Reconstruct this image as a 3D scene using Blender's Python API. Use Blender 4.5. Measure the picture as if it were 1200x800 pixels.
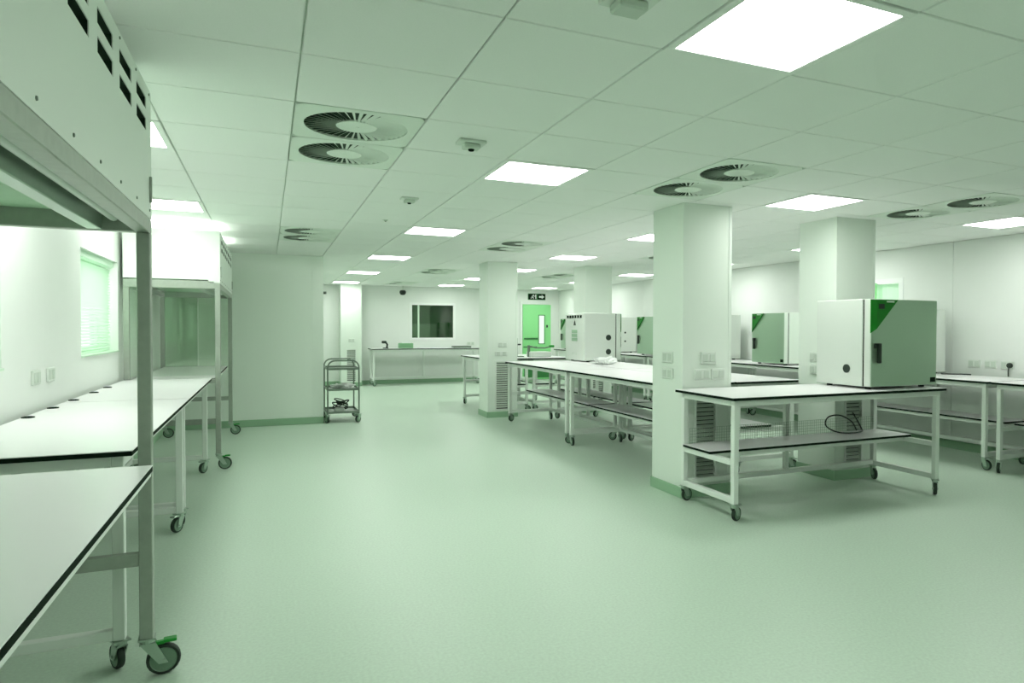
import bpy, bmesh, math, random
from mathutils import Vector, Matrix
random.seed(7)
for o in list(bpy.data.objects): bpy.data.objects.remove(o, do_unlink=True)
SC = bpy.context.scene
COL = SC.collection
R = math.radians

# ------------------------------------------------------------------ camera
F, YAW, PITCH, ROLL, SX = 802.37, .4276, -.0191, -.0038, 79.4
CAMH = 1.379
c, s = math.cos(YAW), math.sin(YAW); cp, sp = math.cos(PITCH), math.sin(PITCH)
cr, sr = math.cos(ROLL), math.sin(ROLL)
R0 = Vector((c, -s, 0)); FW = Vector((s*cp, c*cp, sp)); U0 = Vector((-s*sp, -c*sp, cp))
RT = R0*cr - U0*sr; UP = R0*sr + U0*cr
cam_d = bpy.data.cameras.new('camera'); cam = bpy.data.objects.new('camera', cam_d); COL.objects.link(cam)
cam_d.sensor_width = 36; cam_d.lens = F/1200*36; cam_d.shift_x = -SX/1200; cam_d.shift_y = 0
cam_d.clip_start = .05; cam_d.clip_end = 200
M = Matrix((RT, UP, -FW)).transposed().to_4x4(); M.translation = (0, 0, CAMH); cam.matrix_world = M
SC.camera = cam

# ------------------------------------------------------------------ world, exposure
W = bpy.data.worlds.new('sky'); SC.world = W; W.use_nodes = True
W.node_tree.nodes['Background'].inputs[0].default_value = (.96, 1.0, .965, 1)
W.node_tree.nodes['Background'].inputs[1].default_value = 1.9
SC.view_settings.view_transform = 'Standard'; SC.view_settings.look = 'None'
SC.view_settings.exposure = 0.44; SC.view_settings.gamma = 1; SC.view_settings.use_curve_mapping = False
PANEL_L = 12.0        # radiance of the ceiling light panels

# ------------------------------------------------------------------ materials
def lin(v):
    v /= 255.; return v/12.92 if v <= .04045 else ((v+.055)/1.055)**2.4
def rgb(*t): return (lin(t[0]), lin(t[1]), lin(t[2]), 1)
def mat(name, col, rough=.5, metal=0., noise=0., nscale=20., bump=0., spec=.5):
    m = bpy.data.materials.new(name); m.use_nodes = True; nt = m.node_tree
    b = nt.nodes['Principled BSDF']; b.inputs['Base Color'].default_value = rgb(*col)
    b.inputs['Roughness'].default_value = rough; b.inputs['Metallic'].default_value = metal
    b.inputs['Specular IOR Level'].default_value = spec
    if noise or bump:
        tc = nt.nodes.new('ShaderNodeTexCoord'); n = nt.nodes.new('ShaderNodeTexNoise')
        n.inputs['Scale'].default_value = nscale; n.inputs['Detail'].default_value = 4
        nt.links.new(tc.outputs['Object'], n.inputs['Vector'])
        if noise:
            r = nt.nodes.new('ShaderNodeValToRGB')
            k = rgb(*col)
            r.color_ramp.elements[0].position = .3; r.color_ramp.elements[1].position = .7
            r.color_ramp.elements[0].color = (k[0]*(1-noise), k[1]*(1-noise), k[2]*(1-noise), 1)
            r.color_ramp.elements[1].color = (min(1, k[0]*(1+noise)), min(1, k[1]*(1+noise)), min(1, k[2]*(1+noise)), 1)
            nt.links.new(n.outputs['Fac'], r.inputs[0]); nt.links.new(r.outputs[0], b.inputs['Base Color'])
        if bump:
            bp = nt.nodes.new('ShaderNodeBump'); bp.inputs['Strength'].default_value = bump
            bp.inputs['Distance'].default_value = .002
            nt.links.new(n.outputs['Fac'], bp.inputs['Height']); nt.links.new(bp.outputs[0], b.inputs['Normal'])
    return m
def emis(name, col, strength):
    m = bpy.data.materials.new(name); m.use_nodes = True; nt = m.node_tree
    nt.nodes.remove(nt.nodes['Principled BSDF']); e = nt.nodes.new('ShaderNodeEmission')
    e.inputs[0].default_value = rgb(*col); e.inputs[1].default_value = strength
    nt.links.new(e.outputs[0], nt.nodes['Material Output'].inputs[0]); return m
def glass(name, tint, gloss=.08, rough=.03):
    m = bpy.data.materials.new(name); m.use_nodes = True; nt = m.node_tree
    nt.nodes.remove(nt.nodes['Principled BSDF'])
    t = nt.nodes.new('ShaderNodeBsdfTransparent'); t.inputs[0].default_value = rgb(*tint)
    g = nt.nodes.new('ShaderNodeBsdfGlossy'); g.inputs['Roughness'].default_value = rough
    mx = nt.nodes.new('ShaderNodeMixShader'); mx.inputs[0].default_value = gloss
    nt.links.new(t.outputs[0], mx.inputs[1]); nt.links.new(g.outputs[0], mx.inputs[2])
    nt.links.new(mx.outputs[0], nt.nodes['Material Output'].inputs[0]); return m
def slatmat(name, col):
    m = bpy.data.materials.new(name); m.use_nodes = True; nt = m.node_tree
    nt.nodes.remove(nt.nodes['Principled BSDF'])
    d = nt.nodes.new('ShaderNodeBsdfDiffuse'); t = nt.nodes.new('ShaderNodeBsdfTranslucent'); mx = nt.nodes.new('ShaderNodeMixShader')
    d.inputs[0].default_value = rgb(*col); t.inputs[0].default_value = rgb(*col); mx.inputs[0].default_value = .45
    nt.links.new(d.outputs[0], mx.inputs[1]); nt.links.new(t.outputs[0], mx.inputs[2])
    nt.links.new(mx.outputs[0], nt.nodes['Material Output'].inputs[0]); return m
MT = dict(
    floor=mat('green_vinyl', (195, 217, 197), .40, noise=.07, nscale=70, spec=.5),
    wall=mat('wall_paint', (233, 240, 233), .55, noise=.01, nscale=3, spec=.3),
    inner=mat('inner_wall_paint', (236, 248, 236), .6, spec=.3),
    tile=mat('ceiling_tile_paint', (243, 248, 243), .75, noise=.015, nscale=160, spec=.2),
    grid=mat('ceiling_grid_paint', (208, 222, 208), .6),
    column=mat('column_paint', (229, 241, 229), .5, spec=.35),
    skirt=mat('cove_skirting', (148, 187, 152), .4),
    top=mat('white_laminate', (242, 243, 242), .28, spec=.45),
    edge=mat('dark_laminate_edge', (16, 34, 22), .8, spec=.08),
    frame=mat('white_powder_coat', (233, 242, 233), .4),
    tubing=mat('tube_steel', (118, 134, 120), .35, metal=.5),
    steel=mat('brushed_steel', (164, 174, 162), .42, metal=.35, noise=.06, nscale=30),
    chrome=mat('zinc_plate', (176, 194, 180), .3, metal=.8),
    rubber=mat('black_rubber', (34, 52, 40), .6),
    hub=mat('grey_wheel_hub', (120, 150, 126), .5),
    black=mat('black_plastic', (14, 32, 20), .35),
    hood=mat('hood_panel', (233, 243, 233), .4),
    filt=mat('filter_face', (176, 212, 178), .6, noise=.03, nscale=60),
    dark=mat('cavity_shade', (20, 52, 30), .8),  # shade inside vent hollows, put into the colour
    vane=mat('vane_paint', (228, 240, 228), .5),
    body=mat('incubator_body', (214, 224, 214), .35),
    door=mat('incubator_door', (186, 211, 188), .34, metal=.8),
    green=mat('signal_green', (0, 128, 18), .3),
    pedal=mat('green_pedal', (10, 150, 40), .4),
    gdoor=mat('door_green', (146, 226, 150), .4),
    gdark=mat('door_dark_green', (60, 130, 70), .4),
    plate=mat('socket_plastic', (220, 231, 220), .35),
    plate2=mat('socket_inset', (200, 214, 200), .35),
    grille=mat('grille_slat', (204, 218, 204), .45),
    white=mat('matt_white', (240, 246, 241), .6),
    blind=slatmat('blind_slat', (232, 246, 234)),
    winframe=mat('window_frame_paint', (206, 232, 208), .4),
    carton=mat('pale_green_carton', (140, 190, 146), .7),
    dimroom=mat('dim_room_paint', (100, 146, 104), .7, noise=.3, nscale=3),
    pane=glass('window_pane', (232, 250, 234), .06),
    acryl=glass('clear_acrylic', (245, 250, 245), .07),
    tint=glass('tinted_acrylic', (228, 240, 228), .06),
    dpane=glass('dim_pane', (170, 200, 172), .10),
    mesh=mat('galvanised_wire', (168, 190, 170), .4, metal=.5),
    litpane=emis('glowing_corridor_pane', (226, 250, 228), .9),  # pane glows by itself, standing in for corridor light behind it
    fill_glow=emis('room_fill_glow', (255, 255, 252), 30.0),  # added emitter that brightens the room behind the far window
    lamp=emis('light_panel', (255, 255, 252), PANEL_L),
)

# ------------------------------------------------------------------ mesh helpers
class MB:
    def __init__(self): self.v = []; self.f = []; self.m = []
    def add(self, vs, fs, mi=0):
        k = len(self.v); self.v += [tuple(p) for p in vs]
        for q in fs: self.f.append(tuple(i+k for i in q)); self.m.append(mi)
        return self
    def box(self, x0, x1, y0, y1, z0, z1, mi=0):
        vs = [(x0,y0,z0),(x1,y0,z0),(x1,y1,z0),(x0,y1,z0),(x0,y0,z1),(x1,y0,z1),(x1,y1,z1),(x0,y1,z1)]
        return self.add(vs, [(0,3,2,1),(4,5,6,7),(0,1,5,4),(1,2,6,5),(2,3,7,6),(3,0,4,7)], mi)
    def tube(self, pts, r, n=8, closed=False, mi=0):
        pts = [Vector(p) for p in pts]; N = len(pts); rings = []; up = None
        for i, p in enumerate(pts):
            if closed: t = pts[(i+1) % N]-pts[i-1]
            else: t = pts[min(i+1, N-1)]-pts[max(i-1, 0)]
            t.normalize()
            if up is None:
                a = Vector((0,0,1)) if abs(t.z) < .9 else Vector((1,0,0)); up = (a-t*a.dot(t)).normalized()
            else: up = (up-t*up.dot(t)).normalized()
            b = t.cross(up); rings.append([p+(up*math.cos(2*math.pi*k/n)+b*math.sin(2*math.pi*k/n))*r for k in range(n)])
        vs = [q for rg in rings for q in rg]; fs = []
        for i in range(N if closed else N-1):
            j = (i+1) % N
            for k in range(n): fs.append((i*n+k, i*n+(k+1) % n, j*n+(k+1) % n, j*n+k))
        if not closed: fs += [tuple(range(n))[::-1], tuple((N-1)*n+k for k in range(n))]
        return self.add(vs, fs, mi)
    def lathe(self, prof, n=24, axis='z', cen=(0,0,0), mis=None):
        vs = []; fs = []; ms = []
        for (r, h) in prof:
            for k in range(n):
                a = 2*math.pi*k/n; x, y = r*math.cos(a), r*math.sin(a)
                p = {'z':(x,y,h),'y':(x,h,y),'x':(h,x,y)}[axis]; vs.append((p[0]+cen[0],p[1]+cen[1],p[2]+cen[2]))
        k0 = len(self.v); self.v += vs
        for i in range(len(prof)-1):
            for k in range(n):
                self.f.append(tuple(k0+q for q in (i*n+k, i*n+(k+1) % n, (i+1)*n+(k+1) % n, (i+1)*n+k))); self.m.append(mis[i] if mis else 0)
        self.f.append(tuple(k0+k for k in range(n))); self.m.append(mis[0] if mis else 0)
        self.f.append(tuple(k0+(len(prof)-1)*n+k for k in range(n))); self.m.append(mis[-1] if mis else 0)
        return self
    def panel(self, a0, a1, b0, b1, t0, t1, holes, axis):
        """slab in plane (a,b) with rectangular holes; axis = normal: 'x' -> a=y b=z ; 'y' -> a=x b=z"""
        A = sorted(set([a0,a1]+[q for h in holes for q in h[:2]])); B = sorted(set([b0,b1]+[q for h in holes for q in h[2:]]))
        for i in range(len(A)-1):
            for j in range(len(B)-1):
                ca, cb = (A[i]+A[i+1])/2, (B[j]+B[j+1])/2
                if any(h[0] < ca < h[1] and h[2] < cb < h[3] for h in holes): continue
                if axis == 'x': self.box(t0,t1,A[i],A[i+1],B[j],B[j+1])
                else: self.box(A[i],A[i+1],t0,t1,B[j],B[j+1])
        return self
    def mesh(self, name, mats, bevel=0, smooth=False):
        me = bpy.data.meshes.new(name); me.from_pydata(self.v, [], self.f)
        if not isinstance(mats, (list, tuple)): mats = [mats]
        for m in mats: me.materials.append(MT[m])
        for p, mi in zip(me.polygons, self.m): p.material_index = mi
        bm = bmesh.new(); bm.from_mesh(me); bmesh.ops.recalc_face_normals(bm, faces=bm.faces)
        if bevel: bmesh.ops.bevel(bm, geom=list(bm.edges), offset=bevel, segments=1, affect='EDGES', clamp_overlap=True)
        bm.to_mesh(me); bm.free()
        if smooth:
            for p in me.polygons: p.use_smooth = True
            me.set_sharp_from_angle(angle=R(40))
        return me
def link(name, me, parent=None, loc=(0,0,0), rz=0):
    o = bpy.data.objects.new(name, me); COL.objects.link(o); o.parent = parent
    o.location = loc; o.rotation_euler = (0,0,rz); return o
def tag(o, label=None, cat=None, group=None, kind=None):
    if label: o['label'] = label
    if cat: o['category'] = cat
    if group: o['group'] = group
    if kind: o['kind'] = kind
    return o
def thing(name, label, cat, loc=(0,0,0), rz=0, group=None, kind=None):
    return tag(link(name, None, None, loc, rz), label, cat, group, kind)
CACHE = {}
def cached(key, fn):
    if key not in CACHE: CACHE[key] = fn()
    return CACHE[key]
def bx(name, x0, x1, y0, y1, z0, z1, m, parent=None, bevel=0, loc=(0,0,0), rz=0):
    key = ('bx', round(x1-x0,4), round(y1-y0,4), round(z1-z0,4), m, bevel)
    cx, cy, cz = (x0+x1)/2, (y0+y1)/2, (z0+z1)/2
    def mk():
        a, b, d = (x1-x0)/2, (y1-y0)/2, (z1-z0)/2
        return MB().box(-a,a,-b,b,-d,d).mesh(name, m, bevel)
    return link(name, cached(key, mk), parent, (cx+loc[0], cy+loc[1], cz+loc[2]), rz)

# ------------------------------------------------------------------ room shell
XL, XR, YB, YF, H = -1.24, 7.25, -3.4, 17.3, 2.4
PX, PY = .73, 10.5           # corner of the inner partition block
fl = link('floor', MB().box(XL-.3, XR+.3, YB-.2, YF+2.6, -.08, 0).mesh('floor', 'floor')); tag(fl, 'pale green speckled vinyl floor of the laboratory', 'floor', kind='structure')
WINL = [(6.06, 7.42, 1.15, 1.96), (3.0, 4.41, 1.15, 1.96), (-.1, 1.3, 1.15, 1.96)]
def shell(name, me, label): return tag(link(name, me), label, 'wall', kind='structure')
wl = shell('wall_left', MB().panel(YB, PY, 0, H, XL-.22, XL, WINL, 'x').mesh('wall_left', 'wall'), 'white left wall with blind covered windows')
shell('wall_partition', MB().box(XL-.22, PX, PY, PY+.15, 0, H).mesh('wall_partition', 'inner'), 'plain shaded green wall end left of the trolley')
shell('wall_partition_side', MB().box(PX-.15, PX, PY+.15, YF, 0, H).mesh('wall_partition_side', 'inner'), 'side wall running behind the green wall end')
WFAR = (3.27, 4.33, 1.12, 1.96)
wf = shell('wall_far', MB().panel(PX-.15, XR+.2, 0, H, YF, YF+.15, [WFAR], 'y').mesh('wall_far', 'wall'), 'far white end wall with dark window and green door')
WRIGHT = (6.18, 7.05, 1.05, 1.98)
wr = shell('wall_right', MB().panel(YB, YF, 0, H, XR, XR+.2, [WRIGHT], 'x').mesh('wall_right', 'wall'), 'long white right wall behind the wall benches')
shell('wall_rear', MB().box(XL-.22, XR+.2, YB-.15, YB, 0, H).mesh('wall_rear', 'wall'), 'white wall behind the viewer')
# proud wall lining panels on the right wall, 6 mm thick with 4 mm joints
ys = [YB+.02, -1.75, .65, 3.05, 5.45, 7.85, 10.25, 12.65, 15.05, YF-.01]
for a, b in zip(ys, ys[1:]):
    holes = [WRIGHT] if a < WRIGHT[0] < b else []
    link('wall_panel', MB().panel(a+.003, b-.003, .1, H-.002, XR-.006, XR, holes, 'x').mesh('wall_panel', 'wall'), wr)
for a, b in ((XL+.01, -.05), (-.05, .58), (.58, PX)):
    link('wall_panel', MB().box(a+.003, b-.002, PY-.006, PY, .1, H-.002).mesh('wall_panel', 'inner'), bpy.data.objects['wall_partition'])
def skirt(name, x0, x1, y0, y1): return tag(bx(name, x0, x1, y0, y1, 0, .095, 'skirt', bevel=.004), 'dark green coved skirting along the '+name.split('_')[1]+' wall', 'skirting', kind='structure')
skirt('baseboard_right', XR-.018, XR, YB, YF-.02); skirt('baseboard_far', PX, XR-.02, YF-.018, YF)
skirt('baseboard_partition', XL+.02, PX, PY-.018, PY); skirt('baseboard_left', XL, XL+.018, YB, PY-.02)
# left windows
for k, (a, b, z0, z1) in enumerate(WINL):
    w = thing('window_%d' % (k+1), ['left wall window with drawn blind beyond the grey post', 'left wall window with drawn blind at the picture edge', 'left wall window beside the viewer'][k], 'window', (XL, (a+b)/2, z0), kind='structure')
    L, hh = (b-a)/2, z1-z0
    fr = MB().box(-.2,-.15,-L,L,0,.05).box(-.2,-.15,-L,L,hh-.05,hh).box(-.2,-.15,-L,-L+.05,.05,hh-.05).box(-.2,-.15,L-.05,L,.05,hh-.05)
    link('window_frame', fr.mesh('window_frame', 'winframe'), w)
    bx('pane', -.178, -.172, -L+.05, L-.05, .05, hh-.05, 'pane', w)
    bx('window_sill', -.15, .012, -L+.001, L-.001, .002, .014, 'winframe', w)
    bx('blind_headbox', -.09, -.03, -L+.02, L-.02, hh-.05, hh-.003, 'blind', w)
    sl = MB(); n = int((hh-.07)/.024)
    for i in range(n):
        z = .015+i*.024; sl.add([(-.075,-L+.03,z),(-.05,-L+.03,z+.020),(-.05,L-.03,z+.020),(-.075,L-.03,z)], [(0,1,2,3)])
    link('blind_slats', sl.mesh('blind_slats', 'blind'), w)
# dark window in the far wall, a dim room with a cupboard behind it
w = thing('window_4', 'dark internal window in the far end wall', 'window', ((WFAR[0]+WFAR[1])/2, YF, WFAR[2]), kind='structure')
L, hh = (WFAR[1]-WFAR[0])/2, WFAR[3]-WFAR[2]
link('window_frame', MB().panel(-L-.05, L+.05, -.05, hh+.05, -.012, .03, [(-L+.01, L-.01, .01, hh-.01)], 'y').mesh('window_frame', 'white'), w)
bx('pane', -L, L, .06, .066, 0, hh, 'dpane', w)
bx('mullion', -L+.16, -L+.20, .045, .08, 0, hh, 'winframe', w)
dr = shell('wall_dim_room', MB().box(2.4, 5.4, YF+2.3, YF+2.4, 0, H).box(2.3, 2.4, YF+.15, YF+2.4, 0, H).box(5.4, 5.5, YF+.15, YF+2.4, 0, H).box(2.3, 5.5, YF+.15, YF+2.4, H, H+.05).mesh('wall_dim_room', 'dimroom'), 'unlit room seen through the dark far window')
lp = thing('ceiling_light', 'added unseen fill light in the dim room beyond the far window', 'ceiling light', (3.6, YF+1.3, H-.01)); bx('fill_body', -.3, .3, -.1, .1, -.03, .01, 'frame', lp); bx('fill_tube', -.28, .28, -.08, .08, -.035, -.03, 'fill_glow', lp)  # unseen light added so the room behind the window is less black
cb = thing('cupboard', 'grey cupboard in the unlit room beyond the far window', 'cupboard', (3.95, YF+2.0, 0))
bx('body', -.35, .35, -.2, .2, 0, 1.5, 'steel', cb, .005); bx('door', -.34, -.005, -.22, -.2, .02, 1.48, 'grille', cb); bx('door', .005, .34, -.22, -.2, .02, 1.48, 'grille', cb)
# right wall window
w = thing('window_5', 'bright window with vertical blind in the right wall behind the near incubator', 'window', (XR, (WRIGHT[0]+WRIGHT[1])/2, WRIGHT[2]), kind='structure')
L, hh = (WRIGHT[1]-WRIGHT[0])/2, WRIGHT[3]-WRIGHT[2]
link('window_frame', MB().panel(-L-.05, L+.05, -.05, hh+.05, -.012, .03, [(-L+.015, L-.015, .015, hh-.015)], 'x').mesh('window_frame', 'white'), w)
bx('pane', .12, .126, -L, L, 0, hh, 'pane', w)
for i in range(11):
    y = -L+.05+i*.078; o = link('blind_vane', cached('vblind', lambda: MB().box(-.002,.002,-.033,.033,-hh/2+.002,hh/2-.002).mesh('blind_vane', 'blind')), w, (.06, y, hh/2), R(10))
bx('green_edge', -.03, -.013, -.08, -.035, 0, hh, 'gdoor', w)
# green door in the far wall with exit sign
dx0, dx1 = 6.19, 7.0
d = thing('door_1', 'bright green door with narrow vision panel in the far wall', 'door', ((dx0+dx1)/2, YF, 0), kind='structure')
L = (dx1-dx0)/2
link('door_frame', MB().panel(-L-.07, L+.07, 0, 2.09, -.03, -.0, [(-L, L, -1, 2.02)], 'y').mesh('door_frame', 'wall'), d)
lf = link('door_leaf', MB().panel(-L+.004, L-.004, .008, 2.014, -.045, -.004, [(.06, .21, .97, 1.72)], 'y').mesh('door_leaf', 'gdoor'), d)
link('vision_frame', MB().panel(.04, .23, .95, 1.74, -.052, -.045, [(.06, .21, .97, 1.72)], 'y').mesh('vision_frame', 'gdark'), lf)
bx('vision_pane', .06, .21, -.03, -.024, .97, 1.72, 'litpane', lf)
bx('push_rail', -L+.04, .02, -.075, -.045, 1.08, 1.12, 'gdark', lf, .004); bx('kick_rail', -L+.02, .0, -.06, -.045, .86, .89, 'gdark', lf)
bx('lock', .27, .31, -.06, -.045, 1.40, 1.47, 'black', lf); bx('kick_plate', -L+.03, L-.03, -.048, -.045, .05, .3, 'gdark', lf)
sg = thing('exit_sign', 'small dark exit sign above the green door', 'sign', (6.60, YF, 2.14))
bx('plate', -.25, .25, -.02, 0, 0, .17, 'gdark', sg, .003)
bx('pictogram_panel', -.24, -.01, -.023, -.02, .012, .158, 'edge', sg); bx('pictogram_panel', .015, .24, -.023, -.02, .012, .158, 'edge', sg)
run = MB().lathe([(.0001,-.0262),(.014,-.0262),(.014,-.023)], 10, 'y', (-.10,0,.13))
for q in ([(-.10,.115),(-.12,.07)], [(-.12,.07),(-.09,.05),(-.10,.02)], [(-.12,.07),(-.15,.05),(-.18,.05)], [(-.10,.11),(-.07,.095),(-.05,.105)], [(-.10,.11),(-.14,.10),(-.155,.08)]):
    run.tube([(x, -.025, z) for x, z in q], .007, 6)
link('running_figure', run.mesh('running_figure', 'white'), sg)
bx('arrow_door', -.045, -.02, -.026, -.023, .03, .145, 'white', sg)
link('arrow', MB().box(.06, .14, -.026, -.023, .06, .11).add([(.14,-.026,.03),(.14,-.026,.14),(.215,-.026,.085),(.14,-.023,.03),(.14,-.023,.14),(.215,-.023,.085)], [(0,2,1),(3,4,5),(0,1,4,3),(1,2,5,4),(2,0,3,5)]).mesh('arrow', 'white'), sg)

# ------------------------------------------------------------------ columns
def socket(parent, loc, axis, w=.14, h=.09, wide=True):
    """socket plate proud of a face; axis '-x' or '-y'"""
    rz = 0 if axis == '-y' else -math.pi/2
    p = link('socket_plate', cached(('sock', w, h), lambda: MB().box(-w/2,w/2,-.014,0,-h/2,h/2).mesh('socket_plate', 'plate', .003)), parent, loc, rz)
    for sx in ((-1, 1) if wide else (0,)):
        link('socket_outlet', cached(('so', h), lambda: MB().box(-.026,.026,-.017,-.0135,-.03,.03).mesh('socket_outlet', 'plate2', .002)), p, (sx*w*.24, 0, 0))
    return p
def column(x, y, label, grille=True, socks_x=(), socks_y=(), S=.475):
    cobj = thing('column', label, 'column', (x+S/2, y+S/2, 0), group='boxed square columns', kind='structure')
    a = S/2
    holes = [(-a+.135, -a+.325, .13, .86)] if grille else []
    sh = MB().box(-a, a, -a+.03, a, 0, H)
    sh.panel(-a, a, 0, H, -a, -a+.03, holes, 'y'); link('casing', sh.mesh('casing', 'column'), cobj)
    bx('corner_trim', -a-.002, -a+.028, -a-.003, -a+.0, .1, H-.003, 'column', cobj); bx('corner_trim', a-.028, a+.002, -a-.003, -a, .1, H-.003, 'column', cobj)
    sk = MB().panel(-a-.012, a+.012, -a-.012, a+.012, 0, .085, [(-a, a, -a, a)], 'y')
    sk2 = MB().box(-a-.012,a+.012,-a-.012,-a,0,.09).box(-a-.012,a+.012,a,a+.012,0,.09).box(-a-.012,-a,-a,a,0,.09).box(a,a+.012,-a,a,0,.09)
    link('skirting', sk2.mesh('skirting', 'skirt', .003), cobj)
    if grille:
        gx0, gx1 = holes[0][0], holes[0][1]; gm = (gx0+gx1)/2
        g = link('vent_grille', cached('vg', lambda: MB().panel(-.112, .112, -.017, .747, -.006, .0, [(-.095,.095,0,.73)], 'y').mesh('vent_grille', 'frame')), cobj, (gm, -a, .13))
        bx('grille_back', -.095, .095, .026, .029, .0, .73, 'edge', g)
        for i in range(21):
            z = .02+i*.0345
            link('slat', cached('slat', lambda: MB().add([(-.094,.002,0),(.094,.002,0),(.094,.024,.022),(-.094,.024,.022),(-.094,.004,-.003),(.094,.004,-.003),(.094,.026,.019),(-.094,.026,.019)], [(0,1,2,3),(7,6,5,4),(0,4,5,1),(1,5,6,2),(2,6,7,3),(3,7,4,0)]).mesh('slat', 'grille')), g, (0, 0, z))
    for (yy, z, w_, h_) in socks_x: socket(cobj, (-a, yy-y-a, z), '-x', w_, h_)
    for (xx, z, w_, h_) in socks_y: socket(cobj, (xx-x-a, -a, z), '-y', w_, h_)
    return cobj
column(3.06, 4.70, 'square column behind the left end of the near incubator bench', True, [(4.92,1.14,.16,.09),(4.92,1.005,.16,.09)], [(3.305,1.14,.15,.1),(3.245,1.005,.15,.09),(3.40,1.005,.13,.09)])
column(4.70, 4.70, 'square column directly behind the near incubator', True, [(4.95,1.12,.13,.09),(4.95,1.0,.13,.09)])
column(3.07, 10.13, 'square column at far end of the mid bench row left of green door', True, (), [(3.305,1.12,.14,.07),(3.28,.985,.2,.07)])
column(4.72, 10.13, 'square column rising behind the back-turned incubator', True)
column(1.55, 16.83, 'white pilaster on the far wall behind the steel trolley', True, (), [(1.79,1.08,.14,.08)], S=.46)

# ------------------------------------------------------------------ ceiling
T = .6; GX, GY = .1954*T, 4.6226*T
LIGHTS = {}
def add_l(i, j, label): LIGHTS[(i, j)] = label
add_l(2, -2, 'largest lit ceiling panel at the top edge of the picture'); add_l(2, 2, 'lit ceiling panel over the aisle with a small sensor at its left')
add_l(2, 7, 'lit ceiling panel third from the viewer over the aisle'); add_l(2, 12, 'lit ceiling panel fourth from the viewer over the aisle')
add_l(2, 17, 'lit ceiling panel fifth from the viewer over the aisle'); add_l(2, 22, 'farthest lit ceiling panel over the aisle above the white pilaster')
add_l(6, 2, 'lit ceiling panel above and between the two near columns'); add_l(6, 6, 'lit ceiling panel partly hidden by the left near column')
add_l(6, 10, 'lit ceiling panel above the back-turned incubator'); add_l(6, 14, 'lit ceiling panel just right of the mid row end column')
add_l(6, 18, 'lit ceiling panel just left of the mid row end column'); add_l(6, 22, 'lit ceiling panel above the dark far window')
add_l(10, 2, 'lit ceiling panel at the right picture edge'); add_l(10, 6, 'lit ceiling panel sliver left of the right near column')
add_l(10, 10, 'lit ceiling panel hidden behind the left near column'); add_l(10, 14, 'lit ceiling panel right of the column behind the back-turned incubator')
add_l(10, 18, 'lit ceiling panel sliver left of the column behind the back-turned incubator'); add_l(10, 22, 'lit ceiling panel above the green door')
add_l(-2, 2, 'lit ceiling panel sliver behind the near hood cabinet'); add_l(-2, 6, 'lit ceiling panel in front of the far hood cabinet'); add_l(-2, 8, 'lit ceiling panel seen in the gap above the far hood cabinet'); add_l(-2, 10, 'lit ceiling panel above the rear half of the far hood cabinet')
add_l(2, -6, 'lit ceiling panel over the aisle above the viewer, out of the picture'); add_l(6, -6, 'lit ceiling panel behind the viewer on the right, out of the picture'); add_l(-2, -2, 'lit ceiling panel above the near hood cabinet, out of the picture')
DIFF = {(0,1):'twin swirl air diffuser nearest over the aisle', (0,8):'twin swirl air diffuser above the green wall end',
        (4,1):'twin swirl air diffuser above the left near column', (4,8):'twin swirl air diffuser just above the mid row end column',
        (4,15):'twin swirl air diffuser above the dark far window, nearer one', (4,21):'farthest twin swirl air diffuser beside the dome camera',
        (8,1):'twin swirl air diffuser above the near incubator at right', (8,8):'twin swirl air diffuser half hidden left of the left near column',
        (8,15):'twin swirl air diffuser left of the column behind the back-turned incubator'}
ce = link('ceiling', MB().box(XL-.3, XR+.3, YB-.2, YF+.2, H+.012, H+.1).mesh('ceiling', 'grid')); tag(ce, 'suspended ceiling of square pale tiles', 'ceiling', kind='structure')
occ = set(LIGHTS) | {(i, j+k) for (i, j) in DIFF for k in (0, 1)}
tile_me = MB().add([(-.294,-.294,0),(.294,-.294,0),(.294,.294,0),(-.294,.294,0),(-.297,-.297,.004),(.297,-.297,.004),(.297,.297,.004),(-.297,.297,.004),(-.297,-.297,.0115),(.297,-.297,.0115),(.297,.297,.0115),(-.297,.297,.0115)],
    [(3,2,1,0),(0,1,5,4),(1,2,6,5),(2,3,7,6),(3,0,4,7),(4,5,9,8),(5,6,10,9),(6,7,11,10),(7,4,8,11),(8,9,10,11)]).mesh('ceiling_tile', 'tile')
cells = []
for i in range(-3, 13):
    for j in range(-11, 25):
        if (i, j) in occ: continue
        x0, x1 = GX+i*T, GX+(i+1)*T; y0, y1 = GY+j*T, GY+(j+1)*T
        X0, X1, Y0, Y1 = max(x0, XL), min(x1, XR), max(y0, YB), min(y1, YF)
        if X1-X0 < .03 or Y1-Y0 < .03: continue
        full = X1-X0 > T-.001 and Y1-Y0 > T-.001
        cells.append(((X0+X1)/2, (Y0+Y1)/2, X1-X0, Y1-Y0, full))
vis = sorted([q for q in cells if Vector((q[0], q[1], 1)).dot(FW) > .5 and abs((Vector((q[0], q[1], 0)).dot(RT))/(Vector((q[0], q[1], 0)).dot(FW))) < 1.1], key=lambda q: q[0]**2+q[1]**2)[:270]
vs = set(q[:2] for q in vis); rest = MB()
for (x, y, w_, d_, full) in cells:
    if (x, y) in vs:
        if full: link('ceiling_tile', tile_me, ce, (x, y, H))
        else: bx('ceiling_tile', x-w_/2+.005, x+w_/2-.005, y-d_/2+.005, y+d_/2-.005, H+.001, H+.0115, 'tile', ce)
    else: rest.box(x-w_/2+.006, x+w_/2-.006, y-d_/2+.006, y+d_/2-.006, H, H+.0115)
tag(link('far_ceiling_tiles', rest.mesh('far_ceiling_tiles', 'tile'), ce), kind='stuff')
lf_me = MB().panel(-.297, .297, -.297, .297, -.004, .011, [(-.27, .27, -.27, .27)], 'y')
fr = MB()
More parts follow.
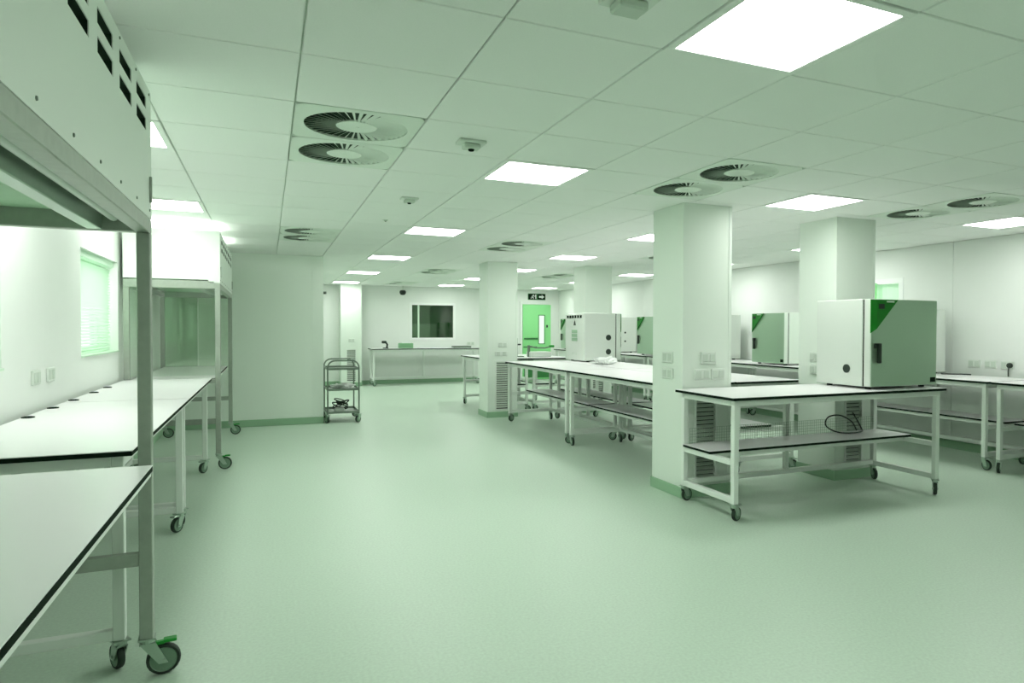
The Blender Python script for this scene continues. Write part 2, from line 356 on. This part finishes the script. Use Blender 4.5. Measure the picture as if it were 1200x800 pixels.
for (a0,a1,b0,b1) in ((-.297,.297,-.297,-.265),(-.297,.297,.265,.297),(-.297,-.265,-.265,.265),(.265,.297,-.265,.265)): fr.box(a0,a1,b0,b1,-.005,.0115)
fr_me = fr.mesh('light_frame', 'tile', .002); df_me = MB().box(-.265,.265,-.265,.265,-.001,.006).mesh('light_diffuser', 'lamp')
for (i, j), lb in LIGHTS.items():
    t = thing('ceiling_light', lb, 'ceiling light', (GX+(i+.5)*T, GY+(j+.5)*T, H), group='square recessed ceiling light panels')
    link('light_frame', fr_me, t); link('light_diffuser', df_me, t)
# swirl diffusers
def ring_plate():
    mb = MB(); n = 48; r = .252; vs_ = []; 
    for k in range(n):
        a = 2*math.pi*(k+.5)/n; cx_, sy_ = math.cos(a), math.sin(a); m_ = max(abs(cx_), abs(sy_))
        vs_ += [(r*cx_, r*sy_, -.001), (.297*cx_/m_, .297*sy_/m_, -.001), (r*cx_, r*sy_, .010)]
    fs = []
    for k in range(n):
        l = (k+1) % n; fs += [(3*k, 3*l, 3*l+1, 3*k+1), (3*k, 3*k+2, 3*l+2, 3*l)]
    mb.add(vs_, fs)
    for sx_ in (-1, 1):
        for sy_ in (-1, 1):     # corner fill so that the outline stays square
            pass
    mb.box(-.297,-.294,-.297,.297,-.001,.011).box(.294,.297,-.297,.297,-.001,.011).box(-.297,.297,-.297,-.294,-.001,.011).box(-.297,.297,.294,.297,-.001,.011)
    return mb
pl_me = ring_plate().mesh('face_plate', 'vane')
hub_me = MB().lathe([(.0001,-.003),(.012,-.003),(.012,-.001),(.095,-.001),(.1,.002),(.1,.010)], 32).mesh('hub', 'vane')
cav_me = MB().lathe([(.252,.0095),(.252,.0112)], 40).mesh('shade_disc', 'dark')  # dark disc paints the shade of the hollow behind the vanes
vn = MB(); NV = 40
for k in range(NV):
    a = 2*math.pi*k/NV; ca, sa = math.cos(a), math.sin(a)
    for r0, r1 in ((.1, .252),):
        def P(r, t, z): return (r*ca-t*sa, r*sa+t*ca, z)
        w0, w1 = .0062, .0125
        vn.add([P(r0,-w0,.0085), P(r1,-w1,.0085), P(r1,w1*.35,-.001), P(r0,w0*.35,-.001)], [(0,1,2,3)])
vn_me = vn.mesh('vanes', 'vane')
for (i, j), lb in DIFF.items():
    t = thing('air_diffuser', lb, 'air vent', (GX+(i+.5)*T, GY+(j+1)*T, H), group='twin swirl ceiling diffusers')
    for k in (-.3, .3):
        p = link('face_plate', pl_me, t, (0, k, 0)); link('shade_disc', cav_me, p); link('vanes', vn_me, p); link('hub', hub_me, p)
# sensors on the ceiling
def sensor(i, j, label, sc=1.0, big=False):
    t = thing('ceiling_sensor', label, 'sensor', (GX+(i+.5)*T, GY+(j+.5)*T, H))
    bx('base', -.075*sc, .075*sc, -.05*sc, .05*sc, -.018*sc, 0, 'plate', t, .004)
    bx('lens_housing', -.045*sc, .045*sc, -.035*sc, .035*sc, -.045*sc, -.018*sc, 'plate2', t, .006)
    if big:
        for x in (-.03, 0, .03): bx('status_lamp', x-.006, x+.006, -.052, -.0495, -.014, -.006, 'edge', t)
    else: link('lens', MB().lathe([(.0001,-.056*sc),(.014*sc,-.054*sc),(.018*sc,-.045*sc)], 12).mesh('lens', 'edge'), t)
sensor(1, 1, 'white box sensor on ceiling right of the nearest swirl diffuser'); sensor(1, 4, 'white box sensor on ceiling farther along the aisle', .9)
sensor(1, 6, 'tiny dark sensor on ceiling left of the third aisle light', .35); sensor(1, -2, 'white emergency lamp box at the top picture edge', 1.1, True)
cm = thing('dome_camera', 'black dome camera hanging from the ceiling before the far wall', 'camera', (3.0, 17.0, 2.17))
link('dome', MB().lathe([(.0001,0),(.05,.012),(.075,.05),(.08,.085),(.06,.12),(.0001,.13)], 20).mesh('dome', 'black', smooth=True), cm)
link('stem', MB().tube([(0,0,.12),(0,0,.23)], .018, 10).mesh('stem', 'plate'), cm)
ws = thing('wall_sensor', 'tiny grey sensor high on the far wall left of the white pilaster', 'sensor', (1.22, YF, 2.17))
bx('housing', -.05, .05, -.05, 0, 0, .06, 'tubing', ws, .006); bx('sensor_lens', -.025, .025, -.054, -.05, .012, .036, 'edge', ws)

# ------------------------------------------------------------------ casters
def wheel_me(r, w):
    return MB().lathe([(.0001,-w*.36),(r*.76,-w*.36),(r*.8,-w*.5),(r*.93,-w*.5),(r,-w*.3),(r,w*.3),(r*.93,w*.5),(r*.8,w*.5),(r*.76,w*.36),(.0001,w*.36)], 20, 'y', mis=[1,1,0,0,0,0,0,1,1]).mesh('wheel', ['rubber','hub'], smooth=True)
def fork_me(r, w, top, off):
    """swivel plate at z=top, wheel axle at (off,0,r)"""
    mb = MB().box(-.03,.03,-.03,.03,top-.006,top)
    mb.lathe([(.024, top-.022),(.026, top-.006)], 14)
    for sy_ in (-1, 1):
        y0, y1 = (w/2+.003, w/2+.007) if sy_ > 0 else (-w/2-.007, -w/2-.003)
        a = [(-.026, top-.02), (.028, top-.02), (off+.016, r-.012), (off-.016, r-.012)]
        vs_ = [(x, y, z) for y in (y0, y1) for x, z in a]
        mb.add(vs_, [(0,1,2,3),(7,6,5,4),(0,4,5,1),(1,5,6,2),(2,6,7,3),(3,7,4,0)])
    mb.box(-.026,.028,-w/2-.007,w/2+.007,top-.026,top-.02)
    mb.tube([(off,-w/2-.011,r),(off,w/2+.011,r)], .007, 8)
    return mb.mesh('caster', 'chrome')
def caster(parent, loc, ang, r=.05, top=.125, w=.026, off=.028, brake=None):
    f = link('caster', cached(('fork', r, top, w, off), lambda: fork_me(r, w, top, off)), parent, loc, ang)
    link('wheel', cached(('wheel', r, w), lambda: wheel_me(r, w)), f, (off, 0, r))
    if brake:
        link('brake_pedal', cached(('brake', r, brake), lambda: MB().box(off+.0, off+.046, -.018, .018, r*2+.006, r*2+.018).box(off-.03, off+.005, -.012, .012, r*2-.0, r*2+.012).mesh('brake_pedal', brake, .003)), f)
    return f

# ------------------------------------------------------------------ benches
def bench(name, label, loc, rz, L, D=.76, Ht=.89, shelf=True, mesh=False, cang=(0, 0, 0, 0), group=None, mid=True, legs='corner'):
    """local: length along x, front = -y; origin on floor at centre"""
    t = thing(name, label, 'bench', loc, rz, group)
    a, b = L/2, D/2; tt = .022; z1 = Ht-tt; fw = .042; zb = .125
    link('worktop', cached(('wt', L, D, Ht), lambda: MB().box(-a,a,-b,b,Ht-.003,Ht).mesh('worktop', 'top')), t)
    link('worktop_edge', cached(('we', L, D, Ht), lambda: MB().box(-a,a,-b,b,z1,Ht-.003).mesh('worktop_edge', 'edge', .002)), t)
    ix, iy = a-.035, b-.035
    # four legs
    for k, (sx_, sy_) in enumerate(((-1,-1),(1,-1),(1,1),(-1,1))):
        x0, x1 = (-ix, -ix+fw) if sx_ < 0 else (ix-fw, ix); y0, y1 = (-iy, -iy+fw) if sy_ < 0 else (iy-fw, iy)
        bx('leg', x0, x1, y0, y1, zb, z1-.045, 'frame', t, .003)
        caster(t, ((x0+x1)/2, (y0+y1)/2, 0), cang[k], brake='chrome' if sy_ < 0 else None)
    # aprons under the top
    bx('apron_rail', -ix, ix, -iy, -iy+fw, z1-.045, z1, 'frame', t, .003); bx('apron_rail', -ix, ix, iy-fw, iy, z1-.045, z1, 'frame', t, .003)
    bx('apron_rail', -ix, -ix+fw, -iy+fw, iy-fw, z1-.045, z1, 'frame', t, .003); bx('apron_rail', ix-fw, ix, -iy+fw, iy-fw, z1-.045, z1, 'frame', t, .003)
    for sx_ in (-1, 1):
        x0, x1 = (-ix, -ix+fw) if sx_ < 0 else (ix-fw, ix)
        bx('end_rail', x0, x1, -iy+fw, iy-fw, zb+.002, zb+.044, 'frame', t, .003)
        if shelf: bx('shelf_rail', x0, x1, -iy+fw, iy-fw, .40, .44, 'frame', t, .003)
    bx('rear_rail', -ix+fw, ix-fw, iy-fw, iy, zb+.01, zb+.05, 'frame', t, .003)
    if mid: bx('rear_upright', -.02, .02, iy-fw, iy, zb+.05, z1-.045, 'frame', t, .003)
    if shelf:
        y0 = -.06; y1 = iy-fw-.002
        bx('shelf', -ix-.01, ix+.01, y0, y1, .459, .462, 'top', t); bx('shelf_edge', -ix-.01, ix+.01, y0, y1, .441, .459, 'edge', t, .002)
        bx('shelf_bearer', -ix+fw, ix-fw, y0+.03, y0+.06, .405, .441, 'frame', t, .003)
    if mesh:
        mb = MB(); yy = iy-fw-.008; x = -ix+.05
        while x < ix-.05: mb.box(x-.0012, x+.0012, yy-.0012, yy+.0012, .462, .585); x += .024
        for q in range(6): mb.box(-ix+.05, ix-.05, yy-.0012, yy+.0012, .466+q*.0232, .4684+q*.0232)
        tag(link('wire_guard', mb.mesh('wire_guard', 'mesh'), t), 'fine wire guard along the back of the shelf')
    return t
HP = math.pi/2
bench('lab_bench', 'nearest white lab bench with the large incubator on its right end', (4.07, 4.305, 0), 0, 2.18, .76, .893, True, True, (.4, -2.4, -2.0, .2), 'white mobile lab benches')
MY = [(5.20, 7.42), (7.45, 9.68)]
def row(x0, x1, rz, spans, labels, **kw):
    for (y0, y1), lb in zip(spans, labels):
        rnd = random.Random(int(y0*100+x0*7)); k = dict(kw)
        bench('lab_bench', lb, ((x0+x1)/2, (y0+y1)/2, 0), rz, round(y1-y0, 3), round(x1-x0, 3), group='white mobile lab benches', cang=k.pop('cang', None) or tuple(rnd.uniform(-3,3) for _ in range(4)), **k)
row(3.20, 3.96, -HP, MY, ['mid row lab bench facing the aisle, half hidden by the left near column', 'mid row lab bench facing the aisle, its far end at the end column'], Ht=.885)
row(3.98, 4.74, HP, MY, ['inner mid row lab bench seen between the two near columns', 'inner mid row lab bench carrying the back-turned incubator'], Ht=.885)
row(3.20, 3.96, -HP, [(10.64, 12.25)], ['short lab bench behind the mid row end column'], Ht=.885)
row(3.98, 4.70, HP, [(10.64, 12.25)], ['lab bench with small instruments in front of the green door'], Ht=.885)
row(6.38, 7.14, -HP, [(2.18, 4.38), (4.42, 6.62), (6.65, 8.85), (8.88, 11.08), (11.11, 13.31), (13.34, 15.54)],
    ['wall bench cut off by the right picture edge', 'wall bench behind the near incubator with a cable hanging down', 'wall bench under the incubator seen between the near columns',
     'wall bench hidden behind the left near column', 'wall bench under the incubator beside the back-turned one', 'farthest wall bench near the green door'], Ht=.875)
fb = bench('lab_bench', 'long narrow bench under the dark far window', (3.53, 16.86, 0), 0, 2.66, .6, .885, False, False, (.5, 2.5, 0, 0), 'white mobile lab benches')
row(-1.20, -.49, HP, [(3.19, 5.36), (5.38, 7.41)], ['left wall bench just beyond the near grey post', 'left wall bench reaching to the far hood cabinet'], Ht=.89, shelf=False, cang=(.5, 2.6, 2.8, .3))

# ------------------------------------------------------------------ laminar flow hood cabinets
def hood_cabinet(label, y0, y1, panels, wt):
    t = thing('hood_cabinet', label, 'cabinet', (-.82, (y0+y1)/2, 0), group='mobile laminar hood cabinets')
    a = (y1-y0)/2; X0, X1 = -.385, .405; zb, zh, zt = 1.745, 1.80, 2.295; pw = .046
    for (px_, py_) in ((X1-pw, -a), (X1-pw, a-pw), (X0, -a), (X0, a-pw)):
        bx('post', px_, px_+pw, py_, py_+pw, .155, zb, 'steel', t, .003)
    for (px_, py_, an) in ((X1-pw/2, -a+pw/2, .05), (X1-pw/2, a-pw/2, .1)):
        cst = caster(t, (px_, py_, 0), an, .06, .157, .03, .055, 'pedal')
    for py_ in (-a+pw/2, a-pw/2): caster(t, (X0+pw/2, py_, 0), 0, .06, .157, .03, .055, None)
    for py_ in (-a, a-pw):
        bx('end_rail', X0+pw, X1-pw, py_+.004, py_+pw-.004, .445, .495, 'steel', t, .003)
        bx('end_beam', X0, X1-.05, py_, py_+pw, zb, zh+.02, 'steel', t, .003)
    bx('front_beam', X1-.05, X1, -a, a, zb, zh, 'steel', t, .003); bx('rear_beam', X0, X0+.05, -a+pw, a-pw, zb, zh, 'steel', t, .003)
    bx('front_lip', X1-.095, X1-.05, -a+pw, a-pw, zb+.035, zh+.01, 'chrome', t, .003)
    link('lamp_rail', MB().tube([(X1-.118, -a+pw, zb+.052), (X1-.118, a-pw, zb+.052)], .016, 10).mesh('lamp_rail', 'hood', smooth=True), t)
    bx('inner_rail', X1-.205, X1-.155, -a+pw, a-pw, zb+.002, zh+.01, 'chrome', t, .003)
    bx('filter', X0+.05, X1-.205, -a+pw, a-pw, zh+.012, zh+.03, 'filt', t)
    # worktop on brackets between the rear posts and the end frames
    w0, w1, xf = wt
    bx('worktop', X0+pw+.004, xf, w0, w1, .884, .887, 'top', t); bx('worktop_edge', X0+pw+.004, xf, w0, w1, .864, .884, 'edge', t, .002)
    bx('worktop_frame', X0+pw+.01, xf-.004, w0+.012, w1-.004, .846, .864, 'frame', t, .003)
    bx('worktop_bearer', X0+.004, X0+pw-.004, -a+pw, a-pw, .80, .85, 'steel', t, .003)
    # hood body with open vent slots in the front panel
    holes = []; n = 7; step = (2*a-.26)/n
    for k in range(n):
        yy = a-.115-.205-(n-1-k)*step
        holes += [(yy, yy+.205, 2.20, 2.245), (yy, yy+.205, 2.12, 2.165)]
    hb = MB().box(X0, X1-.10, -a, a, zh+.03, zt); hb.box(X1-.10, X1, -a, -a+.02, zh, zt).box(X1-.10, X1, a-.02, a, zh, zt).box(X1-.10, X1-.028, -a+.02, a-.02, zt-.01, zt).box(X1-.10, X1-.028, -a+.02, a-.02, zh+.03, zh+.04)
    link('hood', hb.mesh('hood', 'hood'), t)
    link('front_panel', MB().panel(-a+.02, a-.02, zh, zt, X1-.003, X1, holes, 'x').mesh('front_panel', 'hood'), t)
    for (h0, h1, z0, z1) in holes:
        hy, hz_ = (h1-h0)/2+.001, (z1-z0)/2+.001
        v = link('vent_slot', cached(('vslot', round(hy,4), round(hz_,4)), lambda: MB().box(-.05,-.047,-hy,hy,-hz_,hz_).box(-.05,0,-hy-.003,-hy,-hz_,hz_).box(-.05,0,hy,hy+.003,-hz_,hz_).box(-.05,0,-hy,hy,hz_,hz_+.003).box(-.05,0,-hy,hy,-hz_-.003,-hz_).mesh('vent_slot', 'dark')), t, (X1-.004, (h0+h1)/2, (z0+z1)/2))  # dark-painted liner and louvre give the slot its shade
        link('louvre', cached('louv', lambda: MB().box(-.006, .006, -.1024, .1024, -.0015, .0015).mesh('louvre', 'dark')), v, (-.015, 0, 0))
    for k in range(9):
        for z in (zh+.03, zt-.02):
            yy = -a+.05+k*(2*a-.1)/8
            link('screw', cached('screw', lambda: MB().lathe([(.0055,0),(.0045,.003),(.0001,.0035)], 8, 'x').mesh('screw', 'tubing')), t, (X1, yy, z))
    bx('corner_latch', X1, X1+.008, a-.05, a-.036, zh+.06, zh+.16, 'steel', t); bx('corner_latch', X1, X1+.008, -a+.036, -a+.05, zh+.06, zh+.16, 'steel', t)
    if panels:
        bx('side_panel', X0+pw, X1-pw, -a+.02, -a+.026, .915, zb, 'acryl', t)
        bx('side_panel', X0+pw, X0+.40, a-.026, a-.02, .86, zb, 'tint', t); bx('side_panel', X0+.415, X1-pw, a-.026, a-.02, .86, zb, 'acryl', t)
        bx('panel_strip', X0+.40, X0+.415, a-.03, a-.016, .86, zb, 'frame', t)
        bx('worktop_rail', X0+pw, X1-pw, -a+.004, -a+pw-.004, .84, .88, 'steel', t, .003)
    return t
hood_cabinet('near tall hood cabinet with grey steel posts at the left edge', .78, 3.165, False, (-1.14, .868, .445))
hood_cabinet('far tall hood cabinet standing before the green wall end', 7.44, 9.86, True, (-1.15, 1.15, .35))

# ------------------------------------------------------------------ incubators
def incubator(label, loc, rz, w=.74, d=.60, h=.72, ports=(), back=False):
    t = thing('incubator', label, 'incubator', loc, rz, 'green cornered bench incubators')
    a, b = w/2, d/2; dt = .075
    bx('body', -a, a, -b+dt+.012, b, .02, h, 'body', t, .006)
    bx('door_seal', -a+.006, a-.006, -b+dt, -b+dt+.012, .026, h-.006, 'edge', t)
    dr_ = bx('door', -a, a, -b+.004, -b+dt, .022, h-.002, 'body', t, .006)
    dl = Vector((0, (-b+.004-b+dt)/2, (.022+h-.002)/2))
    def sub(o): o.location = o.location-dl; return o
    sub(bx('door_panel', -a+.004, a-.004, -b, -b+.005, .026, h-.006, 'door', dr_))
    tw, th = .27, .27; z1 = h-.008; e = .026; ch = .036; zc = z1-th*(1-ch/tw)
    vs_ = [(-a+ch,-b-e,z1),(-a+tw,-b-e,z1),(-a+ch,-b-e,zc),(-a-.004,-b-.001,z1),(-a-.004,-b-.001,z1-th),
           (-a+ch,-b+.001,z1),(-a+tw,-b+.001,z1),(-a+ch,-b+.001,zc),(-a-.004,-b+.006,z1),(-a-.004,-b+.006,z1-th)]
    sub(link('corner_panel', MB().add(vs_, [(0,2,1),(0,3,4,2),(5,6,7),(5,7,9,8),(0,1,6,5),(0,5,8,3),(3,8,9,4),(4,9,7,2),(2,7,6,1)]).mesh('corner_panel', 'green'), dr_))
    sub(bx('display', -a+.055, -a+.115, -b-.028, -b-.026, z1-.075, z1-.035, 'black', dr_))
    sub(bx('badge', -a+.14, -a+.225, -b-.0275, -b-.026, z1-.022, z1-.010, 'plate', dr_))
    hz = .235
    hd = MB().box(-a+.03,-a+.085,-b-.02,-b,hz+.10,hz+.14).box(-a+.055,-a+.085,-b-.035,-b-.008,hz-.02,hz+.14)
    sub(link('handle', hd.mesh('handle', 'black', .004), dr_))
    sub(bx('rating_label', a-.075, a-.012, -b-.001, -b+.001, .045, .085, 'edge', dr_))
    for sx_ in (-1, 1):
        for sy_ in (-1, 1):
            link('foot', cached('foot', lambda: MB().lathe([(.024,0),(.026,.006),(.022,.021)], 12).mesh('foot', 'black')), t, (sx_*(a-.07), sy_*(b-.09), 0))
    for (side, yy, zz, r) in ports:
        x = a*side
        link('port_plug', cached(('port', r, side), lambda: MB().lathe([(r, -.004*side),(r, .008*side),(r*.85, .012*side),(.0001, .012*side)], 20, 'x').mesh('port_plug', 'rubber')), t, (x, yy, zz))
    if back:
        for k in range(6): bx('vent_slot', -a+.10+k*.095, -a+.165+k*.095, b, b+.003, h-.072, h-.03, 'edge', t)
        link('warning_sign', MB().add([(-.045,b+.002,h-.18),(.045,b+.002,h-.18),(0,b+.002,h-.10),(-.045,b,h-.18),(.045,b,h-.18),(0,b,h-.10)], [(0,1,2),(3,5,4),(0,3,4,1),(1,4,5,2),(2,5,3,0)]).mesh('warning_sign', 'rubber'), t)
        for z in (.33, .39, .45): bx('rating_label', -.09, .11, b, b+.002, z-.026, z+.022, 'skirt', t)
        for x in (-.06, .06): bx('service_cap', x-.02, x+.02, b, b+.004, .10, .125, 'grille', t)
    return t
incubator('large incubator with green corner on the nearest bench', (4.785, 4.33, .893), 0, .76, .60, .735, [(-1, -.05, .16, .036)])
incubator('incubator turned with its vented back to the aisle on the mid row', (4.50, 9.40, .885), HP, .70, .60, .72, [(-1, -.09, .36, .042), (-1, -.09, .15, .042)], True)
WPORT = [(1, .02, .42, .02), (1, .02, .24, .02)]
incubator('incubator on the wall bench seen between the two near columns', (6.78, 7.78, .875), -HP, .69, .58, .735, WPORT)
incubator('incubator on the wall bench peeping out right of the near incubator', (6.83, 5.78, .875), -HP, .70, .56, .735, WPORT)
incubator('incubator on the wall bench hidden behind the left near column', (6.78, 9.48, .875), -HP, .69, .58, .735, WPORT)
incubator('incubator on the wall bench just right of the back-turned incubator', (6.78, 11.22, .875), -HP, .69, .58, .735, WPORT)
incubator('incubator on the wall bench directly behind the back-turned incubator door', (6.78, 12.98, .875), -HP, .69, .58, .735, WPORT)
incubator('farthest incubator beside the green door left of the back-turned one', (6.78, 15.0, .875), -HP, .69, .58, .735, WPORT)

# ------------------------------------------------------------------ steel trolley
t = thing('trolley', 'three tier stainless steel trolley at the corner of the green wall end', 'trolley', (.995, 10.76, 0))
hw, hd_ = .215, .33
def hoop(y):
    pts = [(-hw, y, .12), (-hw, y, .80)]
    for k in range(1, 7): a_ = math.pi/2*k/6; pts.append((-hw+.1-.1*math.cos(a_), y, .80+.1*math.sin(a_)))
    for k in range(0, 7): a_ = math.pi/2*k/6; pts.append((hw-.1+.1*math.sin(a_), y, .80+.1*math.cos(a_)))
    pts.append((hw, y, .12)); return MB().tube(pts, .011, 8).mesh('hoop_frame', 'tubing', smooth=True)
for y in (-hd_, hd_): link('hoop_frame', hoop(y), t)
for z in (.135, .465, .765):
    tr = MB().box(-hw, hw, -hd_, hd_, z, z+.004).box(-hw, hw, -hd_-.004, -hd_, z, z+.03).box(-hw, hw, hd_, hd_+.004, z, z+.03).box(-hw-.004, -hw, -hd_, hd_, z, z+.03).box(hw, hw+.004, -hd_, hd_, z, z+.03)
    link('shelf_tray', tr.mesh('shelf_tray', 'tubing'), t)
for sx_ in (-1, 1):
    link('guard_rail', MB().tube([(sx_*hw, -hd_, .86-.09), (sx_*hw, hd_, .86-.09)], .006, 6).mesh('guard_rail', 'tubing'), t)
    for sy_ in (-1, 1): caster(t, (sx_*hw, sy_*hd_, 0), random.uniform(0, 6), .05, .125, .03, .022)
co = thing('cable_coil', 'tangled dark cables on the lowest trolley tray', 'cable', (.97, 10.70, .139))
mb = MB()
for k in range(7):
    r = random.uniform(.07, .13); tx, ty = random.uniform(-.5,.5), random.uniform(-.5,.5); ox, oy = random.uniform(-.04,.04), random.uniform(-.08,.08)
    mb.tube([(ox+r*math.cos(q*.314), oy+r*math.sin(q*.314), .07+k*.016+tx*r*math.cos(q*.314)*.9+ty*r*math.sin(q*.314)*.9) for q in range(20)], .008, 6, True)
link('cable_loops', mb.mesh('cable_loops', 'rubber'), co)
bx('plug', -.08, .06, -.1, .06, 0, .05, 'grille', co, .008)
def crumple(name, label, cat, loc, sx_, sy_, sz_, m, seed):
    rnd = random.Random(seed); bm = bmesh.new(); bmesh.ops.create_icosphere(bm, subdivisions=3, radius=1)
    ks = [(Vector((rnd.uniform(-1,1), rnd.uniform(-1,1), rnd.uniform(-1,1))).normalized(), rnd.uniform(2,7), rnd.uniform(0,6)) for _ in range(9)]
    for v in bm.verts:
        n = v.co.normalized(); f = 1+sum(.09*math.sin(k[0].dot(n)*k[1]*2+k[2]) for k in ks)
        v.co = Vector((n.x*sx_*f, n.y*sy_*f, max(0, (n.z*.6+.45))*sz_*f))
    me = bpy.data.meshes.new(name); bm.to_mesh(me); bm.free(); me.materials.append(MT[m])
    return tag(link(name, me, None, loc), label, cat)
crumple('crumpled_tissue', 'crumpled white tissue on mid row bench before the back-turned incubator', 'tissue', (4.22, 8.45, .886), .16, .12, .09, 'white', 3)
crumple('folded_cloth', 'white folded cloth on the middle trolley tray', 'cloth', (1.0, 10.72, .470), .15, .2, .07, 'white', 5)

# ------------------------------------------------------------------ small things
def tube_thing(name, label, cat, pts, r, m='black', n=8):
    # smooth the polyline
    P = [Vector(p) for p in pts]; out = []
    for i in range(len(P)-1):
        p0, p1, p2, p3 = P[max(i-1,0)], P[i], P[i+1], P[min(i+2,len(P)-1)]
        for q in range(8):
            u = q/8; out.append(.5*((2*p1)+(-p0+p2)*u+(2*p0-5*p1+4*p2-p3)*u*u+(-p0+3*p1-3*p2+p3)*u**3))
    out.append(P[-1]); base = out[0].copy()
    return tag(link(name, MB().tube([p-base for p in out], r, n).mesh(name, m, smooth=True), None, base), label, cat)
tube_thing('power_cable', 'black cable looped on the shelf of the nearest bench', 'cable', [(4.86,4.645,.62),(4.86,4.55,.50),(4.76,4.46,.475),(4.56,4.50,.475),(4.46,4.56,.53),(4.52,4.60,.60),(4.66,4.60,.61),(4.78,4.58,.55),(4.80,4.54,.475)], .006)
tube_thing('power_cable', 'black cable hanging in a loop off right end of the nearest bench', 'cable', [(5.12,4.45,.899),(5.17,4.42,.895),(5.22,4.40,.85),(5.30,4.40,.82),(5.38,4.42,.84),(5.41,4.45,.90),(5.38,4.50,.93)], .005)
tube_thing('power_cable', 'thin cable lying on wall bench right of the near incubator', 'cable', [(7.03,5.42,.882),(6.95,5.34,.882),(7.02,5.26,.882),(7.09,5.22,.882),(7.12,5.12,.882)], .007)
pg = thing('plug', 'black plug with hanging lead in right wall socket above bench', 'plug', (XR-.023, 4.745, 1.0))
link('plug_body', MB().lathe([(.026,.0),(.03,-.012),(.026,-.035),(.0001,-.038)], 14, 'x').mesh('plug_body', 'black'), pg)
link('plug_lead', MB().tube([(-.03,0,-.01),(-.04,0,-.06),(-.038,0,-.117)], .006, 8).mesh('plug_lead', 'black'), pg)
def wall_sock(label, x, y, z, rz, w=.14):
    t = thing('wall_socket', label, 'socket', (x, y, z), rz, 'white wall sockets')
    bx('faceplate', -w/2, w/2, -.014, 0, -.043, .043, 'plate', t, .003)
    for sx_ in (-1, 1): bx('outlet', sx_*w*.24-.026, sx_*w*.24+.026, -.017, -.0135, -.03, .03, 'plate2', t, .002)
wall_sock('right wall socket farthest from the black plug', XR-.006, 5.17, 1.0, -HP); wall_sock('right wall socket in the middle of three', XR-.006, 4.975, 1.0, -HP); wall_sock('right wall socket with the black plug in it', XR-.006, 4.79, 1.0, -HP)
wall_sock('left wall socket above the bench, nearer one', XL, 4.95, 1.08, HP); wall_sock('left wall socket above the bench, farther one', XL, 5.25, 1.08, HP)
wall_sock('far wall socket right of the dark window', 4.78, YF, .98, 0, .2)
for k, yy in enumerate((4.55, 5.02, 5.50, 6.08, 6.55)):
    t = thing('cable_grommet', 'dark cable grommet at rear of left bench, number %s from the viewer' % ('one','two','three','four','five')[k], 'grommet', (-1.17, yy, .89), group='cable grommets along the left wall bench')
    link('grommet_ring', cached('grom', lambda: MB().lathe([(.03,0),(.03,.005),(.02,.007),(.018,.003),(.0001,.003)], 16).mesh('grommet_ring', 'edge')), t)
# things on the far bench
t = thing('instrument', 'small black angled instrument on the far bench', 'instrument', (2.56, 16.80, .885))
bx('base', -.06, .06, -.06, .06, 0, .02, 'black', t, .006); link('neck', MB().tube([(.03,0,.02),(.04,0,.09),(.0,0,.15)], .022, 10).mesh('neck', 'black'), t); bx('head', -.09, .02, -.03, .03, .12, .18, 'black', t, .012)
t = thing('carton', 'pale green open carton on the far bench', 'box', (3.04, 16.84, .885))
bx('box_body', -.16, .16, -.12, .12, 0, .12, 'carton', t, .004); bx('box_liner', -.1, .12, -.09, .09, .12, .14, 'white', t, .01); bx('box_flap', -.16, .16, -.15, -.12, .1, .106, 'carton', t)
t = thing('tray', 'flat dark tray at right end of the far bench', 'tray', (4.42, 16.86, .885))
bx('tray_base', -.22, .22, -.12, .12, 0, .006, 'tubing', t); 
for (x0, x1, y0, y1) in ((-.22,.22,-.12,-.113),(-.22,.22,.113,.12),(-.22,-.213,-.113,.113),(.213,.22,-.113,.113)): bx('tray_rim', x0, x1, y0, y1, .006, .045, 'tubing', t)
# instruments on the bench before the green door
t = thing('balance', 'white bench balance with curved arm in front of the green door', 'instrument', (4.28, 11.1, .885))
bx('housing', -.18, .18, -.14, .14, 0, .09, 'body', t, .01); bx('stand', -.2, -.16, .0, .04, .0, .2, 'tubing', t, .004)
link('arm', MB().tube([(-.18,.02,.19),(-.05,.02,.155),(.12,.02,.15),(.24,.02,.18)], .012, 8).mesh('arm', 'tubing'), t); bx('arm_grip', .2, .29, -.01, .05, .16, .2, 'pedal', t, .01)
t = thing('stand', 'thin dark stand left of the balance before the green door', 'stand', (3.92, 11.2, .885))
bx('foot_plate', -.1, .1, -.07, .07, 0, .015, 'tubing', t, .003); link('rod', MB().tube([(0,0,.015),(0,0,.32)], .008, 8).mesh('rod', 'tubing'), t); bx('clamp', -.03, .06, -.02, .02, .2, .225, 'black', t, .003)
t = thing('bottle', 'tiny dark capped bottle beside the mid row end column', 'bottle', (3.68, 10.8, .885))
link('bottle_body', MB().lathe([(.026,0),(.028,.006),(.028,.05),(.012,.065),(.012,.075)], 14).mesh('bottle_body', 'grille', smooth=True), t); link('bottle_cap', MB().lathe([(.015,.072),(.015,.09),(.0001,.091)], 12).mesh('bottle_cap', 'black'), t)
